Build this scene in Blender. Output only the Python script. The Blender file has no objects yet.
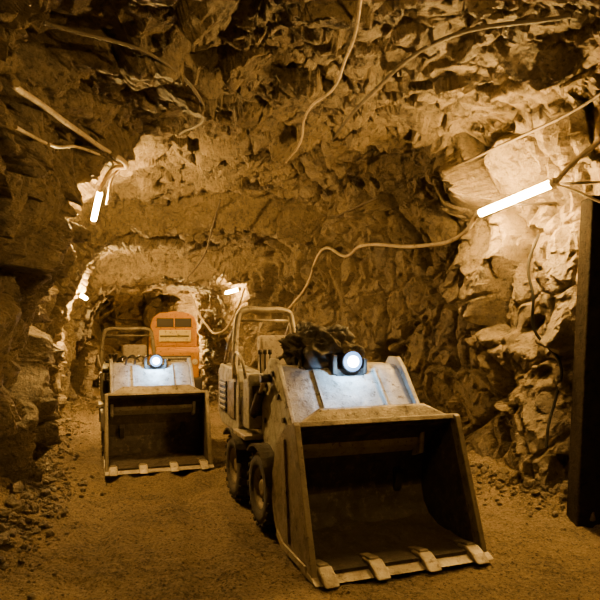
import bpy, bmesh, math, random
import numpy as np
from mathutils import Vector, Matrix
from mathutils.bvhtree import BVHTree
random.seed(7)
C = bpy.context.scene.collection

# ------------------------------------------------------------------ materials
def nodes(name):
    m = bpy.data.materials.new(name); m.use_nodes = True
    nt = m.node_tree; b = nt.nodes["Principled BSDF"]
    return m, nt, b
def mixcol(nt, fac, a, b, mode='MIX'):
    n = nt.nodes.new("ShaderNodeMix"); n.data_type = 'RGBA'; n.blend_type = mode
    if isinstance(fac, (int, float)): n.inputs[0].default_value = fac
    else: nt.links.new(fac, n.inputs[0])
    for v, i in ((a, 6), (b, 7)):
        if isinstance(v, tuple): n.inputs[i].default_value = (*v, 1)
        else: nt.links.new(v, n.inputs[i])
    return n.outputs[2]
def noise(nt, co, scale, detail=6, rough=.6, dist=0):
    n = nt.nodes.new("ShaderNodeTexNoise"); n.inputs["Scale"].default_value = scale
    n.inputs["Detail"].default_value = detail; n.inputs["Roughness"].default_value = rough
    n.inputs["Distortion"].default_value = dist
    nt.links.new(co, n.inputs["Vector"]); return n.outputs[0]
def voro(nt, co, scale, feature='F1'):
    n = nt.nodes.new("ShaderNodeTexVoronoi"); n.inputs["Scale"].default_value = scale
    n.feature = feature
    nt.links.new(co, n.inputs["Vector"]); return n
def ramp(nt, v, lo, hi):
    n = nt.nodes.new("ShaderNodeMapRange"); n.inputs[1].default_value = lo; n.inputs[2].default_value = hi
    nt.links.new(v, n.inputs[0]); return n.outputs[0]
def bump(nt, h, dist, strength=1, prev=None):
    n = nt.nodes.new("ShaderNodeBump"); n.inputs["Distance"].default_value = dist
    n.inputs["Strength"].default_value = strength
    nt.links.new(h, n.inputs["Height"])
    if prev is not None: nt.links.new(prev, n.inputs["Normal"])
    return n.outputs[0]

def rock_mat(name, c1, c2, c3):
    m, nt, b = nodes(name)
    co = nt.nodes.new("ShaderNodeTexCoord").outputs["Object"]
    f1 = ramp(nt, noise(nt, co, 1.1, 5, .6, .4), .38, .62)
    f2 = ramp(nt, noise(nt, co, 9, 8, .7), .35, .7)
    col = mixcol(nt, f1, c1, c2)
    col = mixcol(nt, f2, col, c3)
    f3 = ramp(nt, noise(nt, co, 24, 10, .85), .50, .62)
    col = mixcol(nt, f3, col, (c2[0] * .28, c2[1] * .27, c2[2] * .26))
    nt.links.new(col, b.inputs["Base Color"])
    b.inputs["Roughness"].default_value = .48
    b.inputs["Specular IOR Level"].default_value = .5
    n1 = bump(nt, noise(nt, co, 5, 10, .7, .3), .10)
    n3 = bump(nt, noise(nt, co, 40, 7, .75), .022, 1, n1)
    nt.links.new(n3, b.inputs["Normal"])
    return m
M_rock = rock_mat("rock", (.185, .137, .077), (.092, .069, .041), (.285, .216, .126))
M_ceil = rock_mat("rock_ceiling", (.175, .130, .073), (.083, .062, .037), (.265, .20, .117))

def ground_mat():
    m, nt, b = nodes("gravel_dirt")
    co = nt.nodes.new("ShaderNodeTexCoord").outputs["Object"]
    f1 = ramp(nt, noise(nt, co, 1.5, 7, .65, .5), .42, .60)
    f2 = ramp(nt, noise(nt, co, 30, 8, .75), .40, .62)
    f3 = ramp(nt, noise(nt, co, 55, 6, .8), .52, .60)
    col = mixcol(nt, f1, (.27, .198, .118), (.115, .086, .054))
    col = mixcol(nt, f2, col, (.33, .25, .155))
    col = mixcol(nt, f3, col, (.04, .031, .021))
    nt.links.new(col, b.inputs["Base Color"]); b.inputs["Roughness"].default_value = .9
    b.inputs["Specular IOR Level"].default_value = .2
    n1 = bump(nt, noise(nt, co, 6, 8, .65), .08)
    n2 = bump(nt, voro(nt, co, 30).outputs["Distance"], .022, .8, n1)
    n3 = bump(nt, noise(nt, co, 80, 6, .75), .022, 1, n2)
    nt.links.new(n3, b.inputs["Normal"]); return m
M_ground = ground_mat()

def worn(name, base, dirt, rust, metallic=.2, rough=.6, amt=(.42, .66), sc=5, spec=.5, bmp=.012):
    m, nt, b = nodes(name)
    co = nt.nodes.new("ShaderNodeTexCoord").outputs["Object"]
    f1 = ramp(nt, noise(nt, co, sc, 8, .7, .3), amt[0], amt[1])
    f2 = ramp(nt, noise(nt, co, sc * 3.3, 8, .75), .54, .64)
    col = mixcol(nt, f1, base, dirt); col = mixcol(nt, f2, col, rust)
    nt.links.new(col, b.inputs["Base Color"])
    b.inputs["Metallic"].default_value = metallic; b.inputs["Specular IOR Level"].default_value = spec
    r = nt.nodes.new("ShaderNodeMapRange"); r.inputs[3].default_value = rough - .12; r.inputs[4].default_value = rough + .25
    nt.links.new(f1, r.inputs[0]); nt.links.new(r.outputs[0], b.inputs["Roughness"])
    n1 = bump(nt, noise(nt, co, 14, 8, .7), bmp)
    n2 = bump(nt, noise(nt, co, 120, 4, .6), .004, .6, n1)
    nt.links.new(n2, b.inputs["Normal"]); return m
M_paint = worn("worn_grey_paint", (.38, .355, .29), (.22, .19, .14), (.085, .06, .035))
M_bucket = worn("dusty_steel", (.27, .225, .155), (.15, .12, .078), (.06, .042, .025), .35, .5)
M_bin = worn("muddy_shaded_bucket_inside", (.06, .044, .028), (.03, .022, .015), (.12, .09, .052), .2, .6)  # mud and worn steel, with the unlit interior's shade put into the colour
M_edge = worn("polished_worn_edge", (.44, .38, .28), (.27, .22, .15), (.12, .085, .045), .4, .45)
M_dark = worn("greasy_dark_steel", (.04, .033, .027), (.08, .06, .04), (.02, .018, .015), .4, .5)
M_tire = worn("dusty_rubber", (.03, .025, .02), (.09, .068, .045), (.02, .017, .015), 0, .85, (.35, .75))
M_hub = worn("hub_paint", (.20, .16, .10), (.12, .09, .055), (.06, .045, .025))
M_seat = worn("seat_vinyl", (.34, .28, .20), (.23, .18, .12), (.09, .07, .045), 0, .7)
M_tarp = worn("oily_canvas", (.03, .025, .02), (.11, .088, .06), (.02, .016, .013), 0, .7, (.45, .6), 8)
M_orange = worn("orange_paint", (.36, .165, .002), (.26, .115, .003), (.10, .05, .008), 0, .6, (.5, .8), spec=.15)
M_yellow = worn("yellow_panel", (.46, .36, .10), (.32, .24, .06), (.12, .09, .03), 0, .6, (.5, .8), spec=.2)
M_cable = worn("cable_sheath", (.42, .33, .21), (.28, .215, .14), (.13, .10, .06), 0, .6)
M_cabled = worn("dark_cable_sheath", (.07, .052, .035), (.10, .075, .05), (.03, .025, .02), 0, .6)
M_crack = worn("black_crack_strand", (.012, .01, .008), (.02, .016, .012), (.008, .007, .006), 0, .8, spec=.2)  # for the added strand that stands in for the wall crack
M_timber = worn("tarred_timber", (.016, .012, .009), (.03, .022, .015), (.008, .007, .006), 0, .95, (.35, .7), 6, spec=.05, bmp=.06)
M_glass, _nt, _b = nodes("dark_glass"); _b.inputs["Base Color"].default_value = (.05, .045, .04, 1); _b.inputs["Roughness"].default_value = .15
def emit(name, col, s):
    m, nt, b = nodes(name)
    b.inputs["Base Color"].default_value = (0, 0, 0, 1)
    b.inputs["Emission Color"].default_value = (*col, 1); b.inputs["Emission Strength"].default_value = s
    return m
WARM = (1, .575, .145)
M_lens = emit("headlight_bulb", (.60, .82, 1), 60)
M_halo = emit("headlight_halo_ring", (.20, .46, 1), 3.0)  # blue halo round the bulb, put in as a weakly glowing ring

# ------------------------------------------------------------------ mesh helpers
def link(o, parent=None):
    C.objects.link(o)
    if parent: o.parent = parent
    return o
def mk(name, verts, faces, mat, parent=None, bev=0, smooth=False, seg=2):
    me = bpy.data.meshes.new(name); me.from_pydata([tuple(v) for v in verts], [], faces)
    bm = bmesh.new(); bm.from_mesh(me); bmesh.ops.recalc_face_normals(bm, faces=bm.faces); bm.to_mesh(me); bm.free()
    me.materials.append(mat)
    if smooth: me.polygons.foreach_set("use_smooth", [True] * len(me.polygons))
    o = bpy.data.objects.new(name, me); link(o, parent)
    if bev:
        md = o.modifiers.new("b", 'BEVEL'); md.width = bev; md.segments = seg; md.limit_method = 'ANGLE'
    return o
def box(name, lo, hi, mat, parent=None, bev=.008, rot=None):
    x0, y0, z0 = lo; x1, y1, z1 = hi
    v = [(x, y, z) for x in (x0, x1) for y in (y0, y1) for z in (z0, z1)]
    f = [(0, 1, 3, 2), (4, 6, 7, 5), (0, 4, 5, 1), (2, 3, 7, 6), (0, 2, 6, 4), (1, 5, 7, 3)]
    if rot:
        c = Vector(((x0 + x1) / 2, (y0 + y1) / 2, (z0 + z1) / 2)); R = Matrix.Rotation(rot[1], 3, rot[0])
        v = [c + R @ (Vector(p) - c) for p in v]
    return mk(name, v, f, mat, parent, bev)
def prism(name, poly, x0, x1, mat, parent=None, bev=.006):
    n = len(poly)
    v = [(x0, a, b) for a, b in poly] + [(x1, a, b) for a, b in poly]
    f = [tuple(range(n)), tuple(range(2 * n - 1, n - 1, -1))] + [(i, (i + 1) % n, n + (i + 1) % n, n + i) for i in range(n)]
    return mk(name, v, f, mat, parent, bev)
def frame_of(a, b):
    a, b = Vector(a), Vector(b); d = (b - a).normalized()
    u = d.orthogonal().normalized(); return a, b, d, u, d.cross(u)
def rod(name, a, b, r, mat, parent=None, n=20, bev=0, r2=None):
    a, b, d, u, w = frame_of(a, b); r2 = r if r2 is None else r2
    v = [p + (u * math.cos(t) + w * math.sin(t)) * rr for p, rr in ((a, r), (b, r2)) for t in [2 * math.pi * i / n for i in range(n)]]
    f = [(i, (i + 1) % n, n + (i + 1) % n, n + i) for i in range(n)] + [tuple(range(n)), tuple(range(n, 2 * n))]
    o = mk(name, v, f, mat, parent, bev)
    for p in o.data.polygons:
        if len(p.vertices) == 4: p.use_smooth = True
    return o
def tube(name, pts, r, mat, parent=None, kind='BEZIER', cyclic=False):
    cu = bpy.data.curves.new(name, 'CURVE'); cu.dimensions = '3D'; cu.bevel_depth = r; cu.bevel_resolution = 4
    cu.resolution_u = 10; cu.use_fill_caps = True
    s = cu.splines.new(kind)
    if kind == 'BEZIER':
        s.bezier_points.add(len(pts) - 1)
        for bp, p in zip(s.bezier_points, pts):
            bp.co = p; bp.handle_left_type = bp.handle_right_type = 'AUTO'
    else:
        s.points.add(len(pts) - 1)
        for bp, p in zip(s.points, pts): bp.co = (*p, 1)
    s.use_cyclic_u = cyclic
    cu.materials.append(mat)
    return link(bpy.data.objects.new(name, cu), parent)
def lathe_x(name, prof, c, mat, parent, n=48):
    """prof: list of (x offset, radius) revolved about the x axis through c"""
    v = []; f = []
    for i in range(n):
        t = 2 * math.pi * i / n
        for x, r in prof: v.append((c[0] + x, c[1] + r * math.cos(t), c[2] + r * math.sin(t)))
    k = len(prof)
    for i in range(n):
        for j in range(k - 1):
            f.append((i * k + j, i * k + j + 1, ((i + 1) % n) * k + j + 1, ((i + 1) % n) * k + j))
    return mk(name, v, f, mat, parent, 0, True)

def wheel(prefix, c, R, W, side, parent):
    h = W / 2; s = R / .3
    prof = [(-h * .7, R * .55), (-h * .95, R * .62), (-h, R * .78), (-h * .9, R * .92), (-h * .7, R * .97), (0, R * .985),
            (h * .7, R * .97), (h * .9, R * .92), (h, R * .78), (h * .95, R * .62), (h * .7, R * .55)]
    lathe_x(prefix + "_tire", prof, c, M_tire, parent)
    # lugs
    v = []; f = []
    for k in range(22):
        for sd in (-1, 1):
            t = 2 * math.pi * (k + (.5 if sd > 0 else 0)) / 22
            base = len(v)
            for (xx, tt) in ((0, .06), (0, -.04), (sd * h * 1.0, -.12), (sd * h * 1.0, -.02)):
                for rr in (R * (.93 if xx else .97), R * (1.0 if xx else 1.03)):
                    v.append((c[0] + xx, c[1] + rr * math.cos(t + tt * 1.2), c[2] + rr * math.sin(t + tt * 1.2)))
            q = [base + i for i in range(8)]
            f += [(q[0], q[2], q[4], q[6]), (q[1], q[7], q[5], q[3]), (q[0], q[1], q[3], q[2]), (q[2], q[3], q[5], q[4]), (q[4], q[5], q[7], q[6]), (q[6], q[7], q[1], q[0])]
    mk(prefix + "_tread_lugs", v, f, M_tire, parent, .004)
    o = side
    lathe_x(prefix + "_rim", [(o * h * .72, R * .56), (o * h * .8, R * .54), (o * h * .55, R * .48), (o * h * .25, R * .42), (o * h * .2, R * .25), (o * h * .6, R * .22), (o * h * .62, R * .14), (o * h * .6, 0)], c, M_hub, parent, 36)
    for k in range(8):
        t = 2 * math.pi * k / 8
        p = (c[0] + o * h * .2, c[1] + R * .33 * math.cos(t), c[2] + R * .33 * math.sin(t))
        rod(prefix + "_bolt_%d" % k, p, (p[0] + o * .03, p[1], p[2]), .014 * s, M_dark, parent, 6)

# ------------------------------------------------------------------ loader
def loader(loc, yaw, sc, canvas=True, beam=42, cab_right=.52):
    E = bpy.data.objects.new("underground_loader", None); link(E)
    E.location = loc; E.rotation_euler = (0, 0, math.radians(yaw)); E.scale = (sc,) * 3
    W = 1.26
    # bucket shell: profile sheet
    back = [(-.03, .015), (.25, .012), (.52, .02), (.66, .07), (.76, .17), (.81, .32), (.80, .50), (.73, .68), (.60, .83), (.45, .915), (.36, .945)]
    th = .022
    inner = []
    for i, p in enumerate(back):
        a = Vector(back[max(i - 1, 0)]); b = Vector(back[min(i + 1, len(back) - 1)]); d = (b - a).normalized()
        inner.append((p[0] - d.y * th, p[1] + d.x * th))
    mid = [((q[0] + p[0]) / 2, (q[1] + p[1]) / 2) for p, q in zip(back, inner)]
    prism("bucket_outer_shell", back + list(reversed(mid)), .0, W, M_bucket, E, 0)
    inn2 = [(2 * q[0] - p[0], 2 * q[1] - p[1]) for p, q in zip(back, inner)]
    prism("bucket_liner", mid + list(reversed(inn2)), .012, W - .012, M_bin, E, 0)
    side = [(-.02, .0), (.25, 0), (.53, .005), (.67, .055), (.775, .16), (.83, .32), (.82, .51), (.745, .695), (.61, .85), (.45, .935), (.33, .955)]
    for nm, x0, x1, xi in (("left", -.03, .0, .0), ("right", W, W + .03, W)):
        prism("bucket_side_" + nm, side, x0, x1, M_bucket, E, .004)
        ins = [(.06, .03), (.5, .03), (.65, .09), (.75, .2), (.78, .34), (.76, .5), (.7, .65), (.57, .8), (.43, .87), (.36, .89)]
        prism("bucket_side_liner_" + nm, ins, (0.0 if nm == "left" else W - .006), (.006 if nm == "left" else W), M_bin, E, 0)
        # reinforced front cutting edge of the cheek
        prism("bucket_cheek_edge_" + nm, [(-.05, .0), (.03, .0), (.375, .93), (.32, .965), (.29, .95)], x0 - .006, x1 + .006, M_bucket, E, .006)
        # outside wear strips
        xo = -.03 if nm == "left" else W + .03
        d = -.014 if nm == "left" else .014
        prism("bucket_wear_strip_" + nm, [(.05, .02), (.56, .02), (.68, .08), (.66, .13), (.54, .07), (.07, .07)], min(xo, xo + d), max(xo, xo + d), M_edge, E, .003)
        prism("bucket_stiffener_" + nm, [(.40, .10), (.46, .10), (.56, .80), (.50, .82)], min(xo, xo + d), max(xo, xo + d), M_bucket, E, .003)
    # top rim and spill guard
    prism("bucket_top_rim", [(.31, .93), (.37, .925), (.39, .95), (.33, .965)], -.02, W + .02, M_bucket, E, .006)
    g = []
    for y, z0, z1 in ((.345, .945, 1.03), (.375, .945, 1.04)):
        g += [(.02, y, z0), (W - .02, y, z0), (W - .20, y + .06, z1), (.20, y + .06, z1)]
    mk("bucket_spill_guard", g, [(0, 1, 2, 3), (7, 6, 5, 4), (0, 4, 5, 1), (1, 5, 6, 2), (2, 6, 7, 3), (3, 7, 4, 0)], M_bucket, E, .004)
    # lip and teeth
    prism("bucket_cutting_lip", [(-.11, .008), (.16, .0), (.16, .045), (-.02, .04)], -.04, W + .04, M_edge, E, .004)
    for k, x in enumerate((.06, .42, .80, 1.18)):
        prism("bucket_tooth_%d" % k, [(-.16, .006), (-.05, .0), (.09, .02), (.09, .075), (-.02, .085), (-.09, .055)], x - .052, x + .052, M_edge, E, .012)
        prism("tooth_adapter_%d" % k, [(-.03, .04), (.16, .04), (.16, .07), (.0, .10)], x - .035, x + .035, M_bucket, E, .008)
    # mud left in the bucket
    v = []; f = []
    nx, ny = 40, 16
    for i in range(nx):
        for j in range(ny):
            x = .02 + (W - .04) * i / (nx - 1); y = .1 + .6 * j / (ny - 1)
            v.append((x, y, .045 + .09 * max(0, (j / ny - .25)) ** 1.0 * (1 + .5 * math.sin(x * 9) * math.cos(y * 13)) + random.random() * .018))
    for i in range(nx - 1):
        for j in range(ny - 1): f.append((i * ny + j, (i + 1) * ny + j, (i + 1) * ny + j + 1, i * ny + j + 1))
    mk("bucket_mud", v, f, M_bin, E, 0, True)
    # front frame: sloped hood plate behind the bucket
    prism("front_hood", [(.62, .70), (.60, .90), (.93, 1.27), (1.0, 1.31), (1.30, 1.31), (1.34, 1.25), (1.34, .55), (.9, .45)], .08, 1.13, M_paint, E, .012)
    for nm, x0 in (("left", .04), ("right", 1.13)):
        prism("hood_cheek_" + nm, [(.60, .62), (.56, .90), (.90, 1.31), (.98, 1.37), (1.12, 1.37), (1.20, 1.29), (1.34, 1.22), (1.34, .7), (.95, .5)], x0, x0 + .04, M_paint, E, .008)
        xb = x0 - .012 if nm == "left" else x0 + .04
        for k, (y, z) in enumerate(((.72, .92), (.86, 1.08), (1.0, 1.25), (1.2, 1.15), (1.22, .85))):
            rod("cheek_pin_%s_%d" % (nm, k), (xb - .01, y, z), (xb + .022, y, z), .022, M_dark, E, 12)
    for k, x in enumerate((.34, .88)):
        prism("hood_rib_%d" % k, [(.60, .90), (.59, .915), (.92, 1.285), (.94, 1.27)], x, x + .018, M_paint, E, .003)
    # lift arms
    for nm, x in (("left", .16), ("right", .98)):
        prism("lift_arm_" + nm, [(.74, .30), (.70, .45), (.95, .62), (1.3, .98), (1.42, .95), (1.40, .85), (1.05, .45)], x, x + .07, M_dark, E, .01)
    rod("crowd_cylinder_body", (.63, 1.4, .95), (.63, 1.0, .75), .05, M_dark, E)
    rod("crowd_cylinder_rod", (.63, 1.0, .75), (.63, .78, .6), .025, M_edge, E)
    # external hydraulic cylinder at the left flank
    rod("steer_cylinder_body", (-.005, 1.52, .80), (-.005, 1.22, 1.08), .038, M_dark, E)
    rod("steer_cylinder_rod", (-.005, 1.22, 1.08), (-.005, 1.08, 1.21), .018, M_edge, E)
    rod("steer_cylinder_clevis", (-.05, 1.08, 1.21), (.05, 1.08, 1.21), .035, M_dark, E)
    # headlight
    hx, hy, hz = .66, .86, 1.345
    box("headlight_bracket", (hx - .13, hy + .03, 1.20), (hx + .13, hy + .2, 1.29), M_dark, E, .01)
    rod("headlight_housing", (hx, hy + .16, hz), (hx, hy, hz - .0), .06, M_dark, E, 28, .006, .086)
    rod("headlight_bezel", (hx, hy + .005, hz), (hx, hy - .012, hz), .090, M_dark, E, 28, .004)
    rod("headlight_halo_ring", (hx, hy - .010, hz), (hx, hy - .018, hz), .080, M_halo, E, 28)
    rod("headlight_lens", (hx, hy - .016, hz), (hx, hy - .034, hz), .047, M_lens, E, 28)
    box("headlight_guard_left", (hx - .16, hy + .02, 1.24), (hx - .12, hy + .14, 1.40), M_dark, E, .008)
    box("headlight_guard_right", (hx + .12, hy + .02, 1.24), (hx + .15, hy + .14, 1.37), M_dark, E, .008)
    ld = bpy.data.lights.new("headlight_beam", 'SPOT'); ld.energy = beam; ld.color = (.30, .58, 1); ld.spot_size = math.radians(165); ld.spot_blend = .6; ld.shadow_soft_size = .035
    lo = bpy.data.objects.new("headlight_beam", ld); link(lo, E); lo.location = (hx, hy - .09, hz + .0)
    lo.rotation_euler = (math.radians(35), 0, 0)
    # canvas bundle and hoses on top
    if canvas:
        bm = bmesh.new(); bmesh.ops.create_icosphere(bm, subdivisions=6, radius=1)
        from mathutils import noise as mn
        for v in bm.verts:
            p = v.co.copy()
            n = mn.fractal(p * 1.3 + Vector((3, 1, 7)), .9, 2.2, 4)
            q = Vector((p.x * 2.2 + p.z, p.y * 5, p.z * 1.2))
            fold = abs(mn.noise(q * 1.5 + Vector((9, 2, 4))))
            r = 1 + .30 * n + .08 * math.sin(p.x * 9 + 4 * p.z + 3 * n) - .40 * fold
            v.co = Vector((p.x * .35 * r, p.y * .24 * r, max(p.z, -.5) * .23 * r))
        me = bpy.data.meshes.new("canvas_bundle"); bm.to_mesh(me); bm.free(); me.materials.append(M_tarp)
        me.polygons.foreach_set("use_smooth", [True] * len(me.polygons))
        o = bpy.data.objects.new("canvas_bundle", me); link(o, E); o.location = (.52, 1.16, 1.41)
    rnd = random.Random(3)
    for k in range(5):
        x = .20 + k * .12
        tube("hydraulic_hose_%d" % k, [(x, 1.42, 1.05), (x - .05, 1.36, 1.28), (x + .02, 1.2, 1.38 + rnd.random() * .05), (x + .07, 1.03, 1.37), (x + .05, .97, 1.29)], .015, M_dark, E)
    # articulation and chassis
    prism("articulation_joint", [(1.2, .35), (1.2, .85), (1.5, .80), (1.5, .35)], .4, .86, M_dark, E, .01)
    prism("front_axle_housing", [(1.0, .2), (1.0, .42), (1.32, .42), (1.32, .2)], .16, 1.08, M_dark, E, .02)
    prism("rear_chassis", [(1.42, .28), (1.42, .78), (2.75, .78), (2.85, .6), (2.75, .28)], .17, 1.08, M_dark, E, .015)
    prism("engine_hood", [(1.75, .78), (1.75, 1.18), (1.85, 1.24), (2.75, 1.15), (2.82, .78)], .60, 1.20, M_paint, E, .02)
    for k in range(7):
        box("engine_louver_%d" % k, (.70 + k * .06, 1.735, .85), (.73 + k * .06, 1.755, 1.12), M_dark, E, .002)
    # operator station on the left: side tank, fenders, console
    prism("side_tank", [(1.78, .66), (1.74, .72), (1.74, 1.12), (1.80, 1.22), (2.50, 1.26), (2.60, 1.18), (2.60, .76), (2.45, .66)], -.06, .16, M_paint, E, .015)
    box("tank_door", (-.075, 1.86, .78), (-.055, 2.12, 1.12), M_bucket, E, .006)
    box("tank_vent_panel", (-.072, 2.2, .8), (-.055, 2.48, 1.1), M_dark, E, .006)
    for k in range(5): box("tank_vent_slat_%d" % k, (-.085, 2.2, .82 + k * .058), (-.06, 2.48, .845 + k * .058), M_paint, E, .003)
    box("front_console", (-.05, 1.42, .74), (.12, 1.62, 1.22), M_paint, E, .014)
    box("front_console_recess", (-.02, 1.405, .86), (.09, 1.425, 1.12), M_dark, E, .006)
    box("console_step_plate", (-.10, 1.38, .66), (.2, 1.80, .70), M_edge, E, .006)
    rod("fuel_cap", (.05, 2.3, 1.24), (.05, 2.3, 1.30), .045, M_dark, E)
    box("battery_box", (-.04, 1.64, .74), (.14, 1.73, 1.0), M_dark, E, .01)
    tube("grab_rail", [(-.07, 1.45, 1.18), (-.10, 1.47, 1.34), (-.10, 1.74, 1.36), (-.07, 1.78, 1.2)], .014, M_edge, E)
    # fenders, arced over the wheels
    for nm, yc, x0, x1 in (("front_left", 1.16, -.08, .18), ("front_right", 1.16, 1.10, 1.34), ("rear_left", 2.03, -.09, .16), ("rear_right", 2.03, 1.10, 1.35)):
        pts = []
        a0, a1 = (50, 165)
        for i in range(13):
            t = math.radians(a0 + (a1 - a0) * i / 12); pts.append((yc + .355 * math.cos(t), .31 + .36 * math.sin(t)))
        for i in range(12, -1, -1):
            t = math.radians(a0 + (a1 - a0) * i / 12); pts.append((yc + .335 * math.cos(t), .31 + .34 * math.sin(t)))
        prism("fender_" + nm, pts, x0, x1, M_dark, E, 0)
    for nm, yc in (("front", 1.16), ("rear", 2.03)):
        wheel("wheel_%s_left" % nm, (.045, yc, .305), .305, .20, -1, E)
        wheel("wheel_%s_right" % nm, (1.215, yc, .305), .305, .20, 1, E)
        rod("axle_" + nm, (.05, yc, .305), (1.2, yc, .305), .06, M_dark, E)
    # seat
    sx = (cab_right - .52) * .5
    prism("seat_cushion", [(1.66, .98), (1.66, 1.10), (2.05, 1.08), (2.05, .98)], .18 + sx, .56 + sx, M_seat, E, .03)
    prism("seat_back", [(1.80, 1.08), (1.77, 1.14), (1.86, 1.52), (1.92, 1.56), (1.97, 1.52), (1.92, 1.08)], .17 + sx, .53 + sx, M_seat, E, .035)
    prism("seat_pedestal", [(1.72, .76), (1.72, .99), (2.02, .99), (2.02, .76)], .25 + sx, .5 + sx, M_dark, E, .01)
    # steering column, levers
    rod("steering_column", (.36, 1.42, .9), (.36, 1.56, 1.30), .018, M_dark, E)
    ring = [(.36 + .12 * math.cos(t), 1.56 + .09 * math.sin(t), 1.31 + .05 * math.sin(t)) for t in [2 * math.pi * i / 10 for i in range(10)]]
    tube("steering_wheel", ring, .012, M_dark, E, 'BEZIER', True)
    for k in range(3):
        rod("lever_%d" % k, (.08 + k * .04, 1.5, 1.2), (.06 + k * .045, 1.46, 1.40), .008, M_dark, E, 10)
        rod("lever_knob_%d" % k, (.06 + k * .045, 1.46, 1.39), (.06 + k * .045, 1.455, 1.43), .018, M_dark, E, 12)
    # rollover frame
    y, zt, xl_, xr_ = 1.95, 1.79, -.02, cab_right
    pts = [(xl_ - .05, y - .1, 1.15), (xl_ - .03, y - .04, 1.45), (xl_, y, zt - .10), (xl_ + .02, y, zt - .03), (xl_ + .09, y, zt), ((xl_ + xr_) / 2, y, zt), (xr_ - .09, y, zt), (xr_ - .02, y, zt - .03), (xr_, y, zt - .10), (xr_ + .03, y - .02, 1.45), (xr_ + .04, y, .78)]
    mh = M_edge if canvas else M_bucket
    tube("roll_hoop", pts, .030, mh, E)
    tube("roll_frame_brace_left", [(-.015, 1.97, 1.68), (-.03, 2.2, 1.5), (-.03, 2.42, 1.24)], .018, mh, E)
    tube("roll_frame_brace_right", [(xr_, 1.97, 1.68), (xr_ + .03, 2.2, 1.5), (xr_ + .1, 2.42, 1.18)], .018, mh, E)
    rod("roll_frame_crossbar", (-.01, 1.95, 1.69), (xr_, 1.95, 1.69), .014, mh, E)
    rod("exhaust_stack", (1.02, 2.45, 1.1), (1.02, 2.45, 1.30), .035, M_dark, E)
    return E
loader((.095, 3.83, .0), 20, 1.0, True, 36)
loader((-2.13, 6.66, .0), 19, .9, False, 48, .70)

# ------------------------------------------------------------------ orange haul truck at the back
def truck(loc, yaw):
    E = bpy.data.objects.new("mine_haul_truck", None); link(E); E.location = loc; E.rotation_euler = (0, 0, math.radians(yaw))
    prism("bumper", [(-.08, .32), (-.08, .62), (.12, .66), (.12, .32)], -.56, .56, M_dark, E, .02)
    prism("front_body", [(.0, .6), (.0, 1.16), (.06, 1.25), (.7, 1.3), (.7, .6)], -.50, .50, M_orange, E, .03)
    box("grille", (-.34, -.02, .72), (.34, .01, 1.08), M_dark, E, .01)
    for k in range(6): box("grille_bar_%d" % k, (-.34, -.035, .75 + k * .055), (.34, -.01, .772 + k * .055), M_paint, E, .003)
    for s in (-1, 1):
        rod("headlamp_%s" % ("l" if s < 0 else "r"), (s * .42, .02, .95), (s * .42, -.04, .95), .06, M_edge, E)
    pr = [(-.46, 1.25), (-.47, 1.70), (-.42, 1.86), (-.30, 1.95), (0, 1.99), (.30, 1.95), (.42, 1.86), (.47, 1.70), (.46, 1.25)]
    n = len(pr); v = [(x, .12, z) for x, z in pr] + [(x * .98, .95, z) for x, z in pr]
    f = [tuple(range(n)), tuple(range(2 * n - 1, n - 1, -1))] + [(i, (i + 1) % n, n + (i + 1) % n, n + i) for i in range(n)]
    mk("cab", v, f, M_orange, E, .02)
    box("windshield", (-.36, .10, 1.66), (.36, .125, 1.84), M_glass, E, .01)
    for x in (-.37, -.01, .35): box("window_pillar_%d" % int(x * 100 + 50), (x, .09, 1.64), (x + .025, .12, 1.86), M_orange, E, .004)
    box("cab_front_panel", (-.30, .075, 1.36), (.34, .12, 1.60), M_yellow, E, .012)
    box("cab_front_trim", (-.28, .06, 1.46), (.30, .08, 1.49), M_dark, E, .004)
    prism("dump_body", [(1.0, .75), (.95, 1.5), (1.9, 1.6), (2.05, .95), (1.8, .75)], -.54, .54, M_orange, E, .02)
    prism("chassis", [(.1, .35), (.1, .62), (2.0, .75), (2.0, .4)], -.32, .32, M_dark, E, .01)
    for nm, y in (("front", .45), ("rear", 1.55)):
        wheel("wheel_%s_left" % nm, (-.42, y, .36), .36, .24, -1, E)
        wheel("wheel_%s_right" % nm, (.42, y, .36), .36, .24, 1, E)
truck((-2.56, 12.2, 0), 12)

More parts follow.
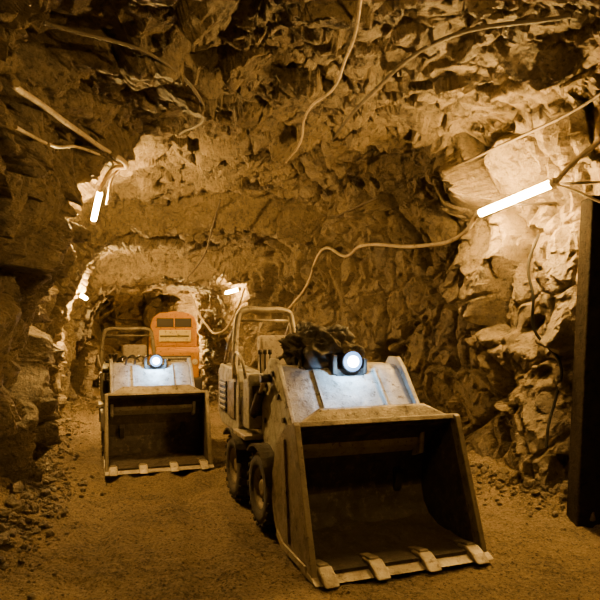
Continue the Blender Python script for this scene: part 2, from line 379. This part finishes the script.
# ------------------------------------------------------------------ tunnel
def hsh(ix, iy, iz, k):
    n = (ix * 73856093) ^ (iy * 19349663) ^ (iz * 83492791) ^ (k * 40503011 + 977)
    n = n & 0xffffffff; n = ((n ^ (n >> 15)) * 0x2c1b3c6d) & 0xffffffff
    n = ((n ^ (n >> 12)) * 0x297a2d39) & 0xffffffff; n = n ^ (n >> 15)
    return (n & 0xffffff).astype(np.float64) / 0xffffff
def facets(P, size, k, tilt=.9, soft=40, crack=0, cw=.06):
    q = P / np.array(size); c = np.floor(q).astype(np.int64)
    best = np.full(len(q), 9.); second = np.full(len(q), 9.); num = np.zeros(len(q)); den = np.zeros(len(q)) + 1e-30
    for dx in (-1, 0, 1):
        for dy in (-1, 0, 1):
            for dz in (-1, 0, 1):
                i, j, l = c[:, 0] + dx, c[:, 1] + dy, c[:, 2] + dz
                d0 = q[:, 0] - (i + hsh(i, j, l, k)); d1 = q[:, 1] - (j + hsh(i, j, l, k + 1)); d2 = q[:, 2] - (l + hsh(i, j, l, k + 2))
                D = d0 * d0 + d1 * d1 + d2 * d2
                val = (hsh(i, j, l, k + 3) - .5) + tilt * (d0 * (hsh(i, j, l, k + 4) - .5) + d1 * (hsh(i, j, l, k + 5) - .5) + d2 * (hsh(i, j, l, k + 6) - .5)) * 2
                w = np.exp(-soft * D); num += w * val; den += w
                second = np.minimum(second, np.maximum(best, D)); best = np.minimum(best, D)
    out = num / den
    if crack: out = out - crack * np.exp(-((np.sqrt(second) - np.sqrt(best)) / cw) ** 2)
    return out
def vnoise(P, s, k):
    q = P / s; c = np.floor(q).astype(np.int64); f = q - c; f = f * f * (3 - 2 * f); r = 0
    for dx in (0, 1):
        for dy in (0, 1):
            for dz in (0, 1):
                w = (f[:, 0] if dx else 1 - f[:, 0]) * (f[:, 1] if dy else 1 - f[:, 1]) * (f[:, 2] if dz else 1 - f[:, 2])
                r = r + w * hsh(c[:, 0] + dx, c[:, 1] + dy, c[:, 2] + dz, k)
    return r - .5

LY = [-3, 4.57, 6.5, 7.3, 9.2, 9.6, 11.4, 11.8, 13.3, 13.8, 14.6, 17.5]; LX = [-2.2, -2.45, -2.85, -3.5, -4.15, -4.0, -4.75, -4.5, -5.35, -4.95, -5.4, -6.6]
RY = [-3, 4.9, 5.3, 6.11, 8, 10, 13.7, 17.5];          RX = [3.6, 3.25, 2.58, 2.05, 1.1, 0.1, -1.9, -3.9]
ZY = [-3, 5, 7, 9.2, 9.45, 11.4, 11.65, 17.5];         ZZ = [3.95, 3.95, 3.75, 3.62, 3.10, 3.08, 2.66, 2.65]
def xl(y): return np.interp(y, LY, LX)
def xr(y): return np.interp(y, RY, RX)
def zc(y): return np.interp(y, ZY, ZZ)

Ys = np.concatenate([np.arange(-2.6, 3, .08), np.arange(3, 8.4, .015), np.arange(8.4, 12.2, .025), np.arange(12.2, 17.4, .05)])
NP = 740
th = np.linspace(math.pi, 0, 6000)
nn = np.where(np.cos(th) < 0, 4.0, 8.0)
ux = np.sign(np.cos(th)) * np.abs(np.cos(th)) ** (2 / nn); uz = np.sin(th).clip(0) ** (2 / nn)
ux = np.concatenate([[-1], ux, [1]]); uz = np.concatenate([[-.07], uz, [-.07]])
s = np.concatenate([[0], np.cumsum(np.hypot(np.diff(ux) * 2.3, np.diff(uz) * 3.7))])
t = np.linspace(0, s[-1], NP); ux = np.interp(t, s, ux); uz = np.interp(t, s, uz)
a = (xr(Ys) - xl(Ys)) / 2; c = (xr(Ys) + xl(Ys)) / 2
X = c[:, None] + a[:, None] * ux[None]; Z = zc(Ys)[:, None] * uz[None]; Y = np.repeat(Ys[:, None], NP, 1)
ovl = np.interp(Ys, [0, 5, 6.5, 8, 10], [.15, .2, .25, .4, .25])
X += ovl[:, None] * np.clip(uz, 0, 1)[None] ** 2 * np.clip(-ux, 0, 1)[None] ** .5
P = np.stack([X, Y, Z], -1)
def normals(P):
    N = np.cross(np.gradient(P, axis=1), np.gradient(P, axis=0)); return N / (np.linalg.norm(N, axis=-1, keepdims=True) + 1e-9)
# displacement follows the smooth section (steps of the roof left out) so the arch rings stay crisp
Xs = X; Zs = np.interp(Ys, [-3, 5, 17.5], [3.95, 3.95, 2.7])[:, None] * uz[None]
N = normals(np.stack([Xs, Y, Zs], -1))
cen = np.stack([np.repeat(c[:, None], NP, 1), Y, np.full_like(X, 1.8)], -1)
N *= np.sign(np.sum(N * (cen - P), -1, keepdims=True) + 1e-9)
F = P.reshape(-1, 3)
Wp = F + .10 * np.sin(F[:, [1, 2, 0]] * 2.7 + 1) + .03 * np.stack([vnoise(F, .3, 91), vnoise(F, .3, 92), vnoise(F, .3, 93)], -1)
up = np.repeat((np.clip((uz - .9) / .08, 0, 1))[None], len(Ys), 0).reshape(-1)
isr = np.repeat((ux > 0)[None], len(Ys), 0).reshape(-1)
dw = .26 * facets(Wp, (1.0, 1.0, 1.4), 11, 1.7, 120, .45, .05) + .16 * facets(Wp, (.42, .42, .66), 31, 2.3, 260, .45, .05) + .06 * facets(Wp, (.17, .17, .25), 51, 2.6, 320) + .018 * facets(Wp, (.08, .08, .11), 61, 2.4, 260)
dc = .14 * facets(Wp, (1.6, .9, .6), 13, 2.1, 220, .4, .05) + .14 * facets(Wp, (.8, .38, .4), 33, 2.5, 300, .45, .05) + .062 * facets(Wp, (.32, .15, .2), 53, 2.6, 320) + .018 * facets(Wp, (.12, .07, .1), 63, 2.4, 260)
far = np.interp(F[:, 1], [7, 9.5, 14], [1, .75, .65])
d = (dw * (1 - up) + dc * up) * far + .10 * vnoise(F, 1.4, 71)
# shallow niches blasted where the lamps and the supply cables hang
d = d - .22 * np.exp(-((F[:, 1] - 5.6) / .55) ** 2 - ((F[:, 2] - 2.85) / .28) ** 2) * isr
d = d - .20 * np.exp(-((F[:, 1] - 6.7) / .5) ** 2 - ((F[:, 2] - 3.0) / .35) ** 2) * (~isr)
d = d - .30 * np.exp(-((F[:, 1] - 5.0) / 1.4) ** 4 - ((F[:, 2] - 3.35) / .36) ** 2) * (~isr)
P2 = (F + N.reshape(-1, 3) * d[:, None]).reshape(P.shape)
iL = int(np.argmax(uz > .93)); iR = NP - 1 - int(np.argmax(uz[::-1] > .96))
def grid_obj(name, G, mat):
    ny, nx = G.shape[:2]
    idx = np.arange(ny * nx).reshape(ny, nx)
    q = np.stack([idx[:-1, :-1], idx[:-1, 1:], idx[1:, 1:], idx[1:, :-1]], -1).reshape(-1, 4)
    me = bpy.data.meshes.new(name)
    me.vertices.add(ny * nx); me.vertices.foreach_set("co", G.reshape(-1).astype(np.float32))
    me.loops.add(q.size); me.loops.foreach_set("vertex_index", q.reshape(-1).astype(np.int32))
    me.polygons.add(len(q)); me.polygons.foreach_set("loop_start", np.arange(0, q.size, 4, dtype=np.int32))
    me.polygons.foreach_set("loop_total", np.full(len(q), 4, dtype=np.int32))
    me.update(calc_edges=True); me.validate()
    me.materials.append(mat)
    me.polygons.foreach_set("use_smooth", np.zeros(len(q), dtype=bool))
    o = bpy.data.objects.new(name, me); C.objects.link(o); return o
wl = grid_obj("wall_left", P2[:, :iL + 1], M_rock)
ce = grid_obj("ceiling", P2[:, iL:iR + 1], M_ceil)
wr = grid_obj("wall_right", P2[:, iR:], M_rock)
# end walls
for nm, y0 in (("wall_back", 17.1), ("wall_front", -2.4)):
    gx = np.linspace(float(xl(y0)) - .9, float(xr(y0)) + .9, 180); gz = np.linspace(-.3, float(zc(y0)) + .6, 150)
    A, B = np.meshgrid(gx, gz, indexing='ij'); G = np.stack([A, np.full_like(A, y0), B], -1); Fg = G.reshape(-1, 3)
    Fg[:, 1] += .5 * facets(Fg + .1 * np.sin(Fg[:, [2, 0, 1]] * 3), (.7, .7, .6), 15) + .15 * facets(Fg, (.25, .2, .25), 17)
    grid_obj(nm, Fg.reshape(G.shape), M_rock)
# floor
gx = np.concatenate([np.arange(-8, -3.2, .06), np.arange(-3.2, 3.2, .024), np.arange(3.2, 4.3, .06)])
gy = np.concatenate([np.arange(-2.8, 3, .08), np.arange(3, 8, .024), np.arange(8, 17.8, .05)])
A, B = np.meshgrid(gx, gy, indexing='ij')
Fg = np.stack([A, B, np.zeros_like(A)], -1).reshape(-1, 3)
def floor_h(F):
    dl = F[:, 0] - xl(F[:, 1]); dr = xr(F[:, 1]) - F[:, 0]; e = np.clip(1 - np.minimum(dl, dr) / .7, 0, 1.5)
    Q = F * np.array([1, 1, 0])
    w = np.clip(np.minimum(dl, dr) / .7 + .2, .2, 1)
    # wheel ruts running down the drift, left of the near machine
    pc = np.interp(F[:, 1], [0, 3.5, 7, 12, 16], [-.5, -.95, -1.75, -3.9, -5.0]) + .06 * np.sin(F[:, 1] * 1.7)
    u = np.abs(F[:, 0] - pc) - .42
    rut = -.04 * np.exp(-(u / .11) ** 2) + .022 * np.exp(-((np.abs(u) - .19) / .07) ** 2)
    return .17 * e ** 1.6 + rut + (.06 * vnoise(Q, .6, 81) + .028 * vnoise(Q, .13, 82) + .017 * vnoise(Q, .05, 83)) * (1 + 2 * (1 - w)) - .03
Fg[:, 2] = floor_h(Fg)
fl = grid_obj("floor", Fg.reshape(A.shape + (3,)), M_ground)
fl.data.polygons.foreach_set("use_smooth", np.ones(len(fl.data.polygons), dtype=bool))

# rubble: one object of many broken stones along the wall feet
def stones(name, pts, mat):
    V = []; Fc = []
    bm = bmesh.new(); bmesh.ops.create_icosphere(bm, subdivisions=1, radius=1); bm.verts.ensure_lookup_table()
    bv = [v.co.copy() for v in bm.verts]; bf = [tuple(v.index for v in f.verts) for f in bm.faces]; bm.free()
    for (x, y, z, r) in pts:
        R = Matrix.Rotation(random.random() * 6.28, 3, Vector((random.random() - .5, random.random() - .5, random.random() - .5)).normalized())
        sx, sy, sz = (random.uniform(.6, 1.3) for _ in range(3)); b = len(V)
        for v in bv:
            p = R @ Vector((v.x * sx, v.y * sy, v.z * sz)) * r * random.uniform(.75, 1.1)
            V.append((x + p.x, y + p.y, z + p.z * .8))
        Fc += [tuple(i + b for i in f) for f in bf]
    me = bpy.data.meshes.new(name); me.from_pydata(V, [], Fc); me.materials.append(mat)
    o = bpy.data.objects.new(name, me); C.objects.link(o); return o
pl = []
for k in range(6000):
    y = random.uniform(2.5, 14); sd = random.random() < .5
    off = abs(random.gauss(0, .27)) + .05
    x = float(xl(y)) + off if sd else float(xr(y)) - off
    r = random.choice((.008, .010, .014, .018, .022, .03, .042)) * random.uniform(.7, 1.3) * (1.3 if off < .3 else .8)
    pl.append([x, y, 0, r])
for k in range(3200):
    y = random.uniform(2.4, 9); x = random.uniform(float(xl(y)) + .4, float(xr(y)) - .4); pl.append([x, y, 0, random.uniform(.003, .012)])
pa = np.array(pl); hh = floor_h(np.stack([pa[:, 0], pa[:, 1], pa[:, 0] * 0], -1))
for p, h in zip(pl, hh): p[2] = h + p[3] * .35
rb = stones("rubble", pl, M_rock); rb.parent = fl

# ------------------------------------------------------------------ surface lookup for fixtures
bv = [BVHTree.FromObject(o, bpy.context.evaluated_depsgraph_get()) for o in (wl, ce, wr)]
def inside(p, off=.05, cling=False):
    p = Vector(p); o = Vector((float((xl(p.y) + xr(p.y)) / 2), p.y, 1.8)); dv = p - o; L = dv.length; dv.normalize()
    h = min([r[3] for r in (b.ray_cast(o, dv) for b in bv) if r[3] is not None] or [1e9])
    if cling: return o + dv * (h - off)
    return o + dv * min(L, h - off)
def cable(pts, r, mat, cling=False, name="power_cable"):
    return tube(name, [inside(p, r + .03, cling) for p in pts], r, mat)

def tube_light(a, b, r, strength, mat=None):
    E = bpy.data.objects.new("tube_light", None); link(E)
    m = emit("tube_glow", WARM, strength)
    a, b = Vector(a), Vector(b); d = (b - a).normalized()
    rod("glowing_tube", a, b, r, m, E, 16)
    rod("end_cap_1", a - d * .05, a, r * 1.15, M_edge, E, 16, .004); rod("end_cap_2", b, b + d * .05, r * 1.15, M_edge, E, 16, .004)
    return E
# main tube on the right wall
A_ = Vector((1.81, 6.0, 2.77)); B_ = Vector((2.20, 5.25, 2.88))
E = tube_light(A_, B_, .036, 950)
for k, p in enumerate((A_.lerp(B_, .15), A_.lerp(B_, .85))):
    q = inside(p + (p - Vector((0, p.y, p.z))) * .5, 0, True)
    rod("wall_bracket_%d" % k, p + Vector((0, 0, .035)), (q.x + .05, q.y, p.z + .06), .012, M_dark, E, 10)
tube_light((-2.2, 6.6, 3.12), (-2.34, 6.8, 2.85), .028, 2500)
tube_light(inside((-1.45, 12.45, 2.40), .22), inside((-1.20, 11.95, 2.42), .22), .032, 420)
tube_light(inside((-3.9, 9.9, 2.25), .15), inside((-4.15, 10.5, 2.25), .15), .03, 1500)
tube_light((-2.75, 14.6, 1.55), (-3.0, 15.1, 1.55), .035, 1400)
# tunnel lighting continues behind and above the camera: a short bulkhead lamp
tube_light((1.15, 2.45, 3.40), (1.28, 2.62, 3.40), .035, 880)
tube_light((-.1, .2, 3.5), (.0, .0, 3.5), .035, 70)

# ------------------------------------------------------------------ cables
cable([(2.6, 4.4, 3.3), (2.45, 4.93, 3.14), (2.3, 5.1, 3.0), (2.22, 5.2, 2.88)], .022, M_cable)
cable([(1.78, 6.05, 2.765), (1.72, 6.25, 2.62), (1.4, 7.0, 2.58), (1.0, 7.85, 2.78), (.65, 8.55, 2.65), (.35, 9.2, 2.83), (.1, 9.7, 2.3), (-.2, 10.2, 1.95)], .022, M_cable)
cable([(2.2, 5.2, 2.87), (2.3, 5.05, 2.78), (2.5, 4.8, 2.6), (2.7, 4.5, 2.55)], .010, M_cable)
def strung(pts, r, mat, off=.05, sub=4):
    """cable pinned to the rock along a route: dense points just off the surface"""
    out = []
    for p, q in zip(pts[:-1], pts[1:]):
        for k in range(sub):
            out.append(Vector(p).lerp(Vector(q), k / sub))
    out.append(Vector(pts[-1])); return tube("power_cable", [inside(p, off, True) for p in out], r, mat)
# the two supply cables of the left lamp, slung clear of the rock
cable([(-1.75, 3.7, 3.12), (-1.92, 4.05, 3.24), (-2.0, 4.6, 3.34), (-2.05, 5.3, 3.42), (-2.08, 6.0, 3.50), (-2.03, 6.45, 3.54), (-2.04, 6.55, 3.36), (-2.19, 6.58, 3.15)], .024, M_cable)
cable([(-1.85, 3.9, 2.92), (-2.0, 4.4, 3.04), (-2.08, 5.1, 3.16), (-2.12, 5.8, 3.36), (-2.05, 6.4, 3.48), (-2.0, 6.55, 3.46), (-2.05, 6.6, 3.3), (-2.16, 6.7, 3.0)], .014, M_cable)
cable([(.40, 3.8, 3.9), (.40, 4.3, 3.85), (.36, 4.8, 3.76), (.30, 5.3, 3.74), (.05, 5.9, 3.70), (.0, 6.1, 3.5), (-.15, 6.2, 3.33)], .012, M_cable)
cable([(-1.1, 8.3, 3.4), (-1.25, 8.6, 3.1), (-1.45, 9.0, 2.7), (-1.75, 9.3, 2.4)], .012, M_cabled)
cable([(-1.1, 11.9, 2.42), (-1.2, 11.4, 2.0), (-1.5, 11.2, 1.55), (-1.8, 11.5, 1.7), (-2.2, 12.1, 2.3)], .018, M_cable)
strung([(2.6, 4.3, 4.1), (2.4, 5.0, 3.5), (1.9, 6.0, 3.4), (1.2, 7.2, 3.25), (.5, 8.5, 3.2)], .014, M_cabled, .09, 1)
strung([(-2.3, 4.2, 4.2), (-1.6, 4.8, 4.4), (-1.2, 5.6, 4.4), (-1.5, 6.5, 4.2)], .014, M_cabled, .12, 1)
strung([(2.2, 4.2, 4.2), (1.3, 4.8, 4.4), (.9, 5.6, 4.4), (.6, 6.8, 4.2)], .016, M_cabled, .12, 1)
# right-wall crack drawn as an added black strand, just clear of the rock faces
strung([(3.0, 5.74, 2.72), (3.0, 5.70, 2.35), (3.0, 5.62, 1.95), (3.0, 5.66, 1.55), (3.0, 5.58, 1.15), (3.0, 5.64, .8), (3.0, 5.55, .4), (3.0, 5.5, .12)], .014, M_crack, .10, 1)

# ------------------------------------------------------------------ timber support at the right wall
E = bpy.data.objects.new("timber_support", None); link(E)
def slant(name, x0, x1, y0, y1, zt, dx):
    v = [(x + (dx if z else 0), y, z if z else -.05) for x in (x0, x1) for y in (y0, y1) for z in (0, zt)]
    mk(name, v, [(0, 1, 3, 2), (4, 6, 7, 5), (0, 4, 5, 1), (2, 3, 7, 6), (0, 2, 6, 4), (1, 5, 7, 3)], M_timber, E, .015)
slant("post", 2.30, 2.50, 4.98, 5.20, 2.72, .13)
slant("inner_post", 2.54, 2.80, 4.80, 5.02, 2.95, .06)
slant("lagging_board", 2.50, 2.62, 5.06, 5.12, 2.6, .10)

# ------------------------------------------------------------------ world and camera
w = bpy.data.worlds.new("World"); bpy.context.scene.world = w; w.use_nodes = True
w.node_tree.nodes["Background"].inputs[0].default_value = (.9, .6, .35, 1); w.node_tree.nodes["Background"].inputs[1].default_value = .01
cd = bpy.data.cameras.new("camera"); cd.lens = 36; cd.sensor_width = 36; cd.shift_y = .05
co = bpy.data.objects.new("camera", cd); C.objects.link(co); co.location = (0, 0, 1.6); co.rotation_euler = (math.radians(90), 0, 0)
bpy.context.scene.camera = co
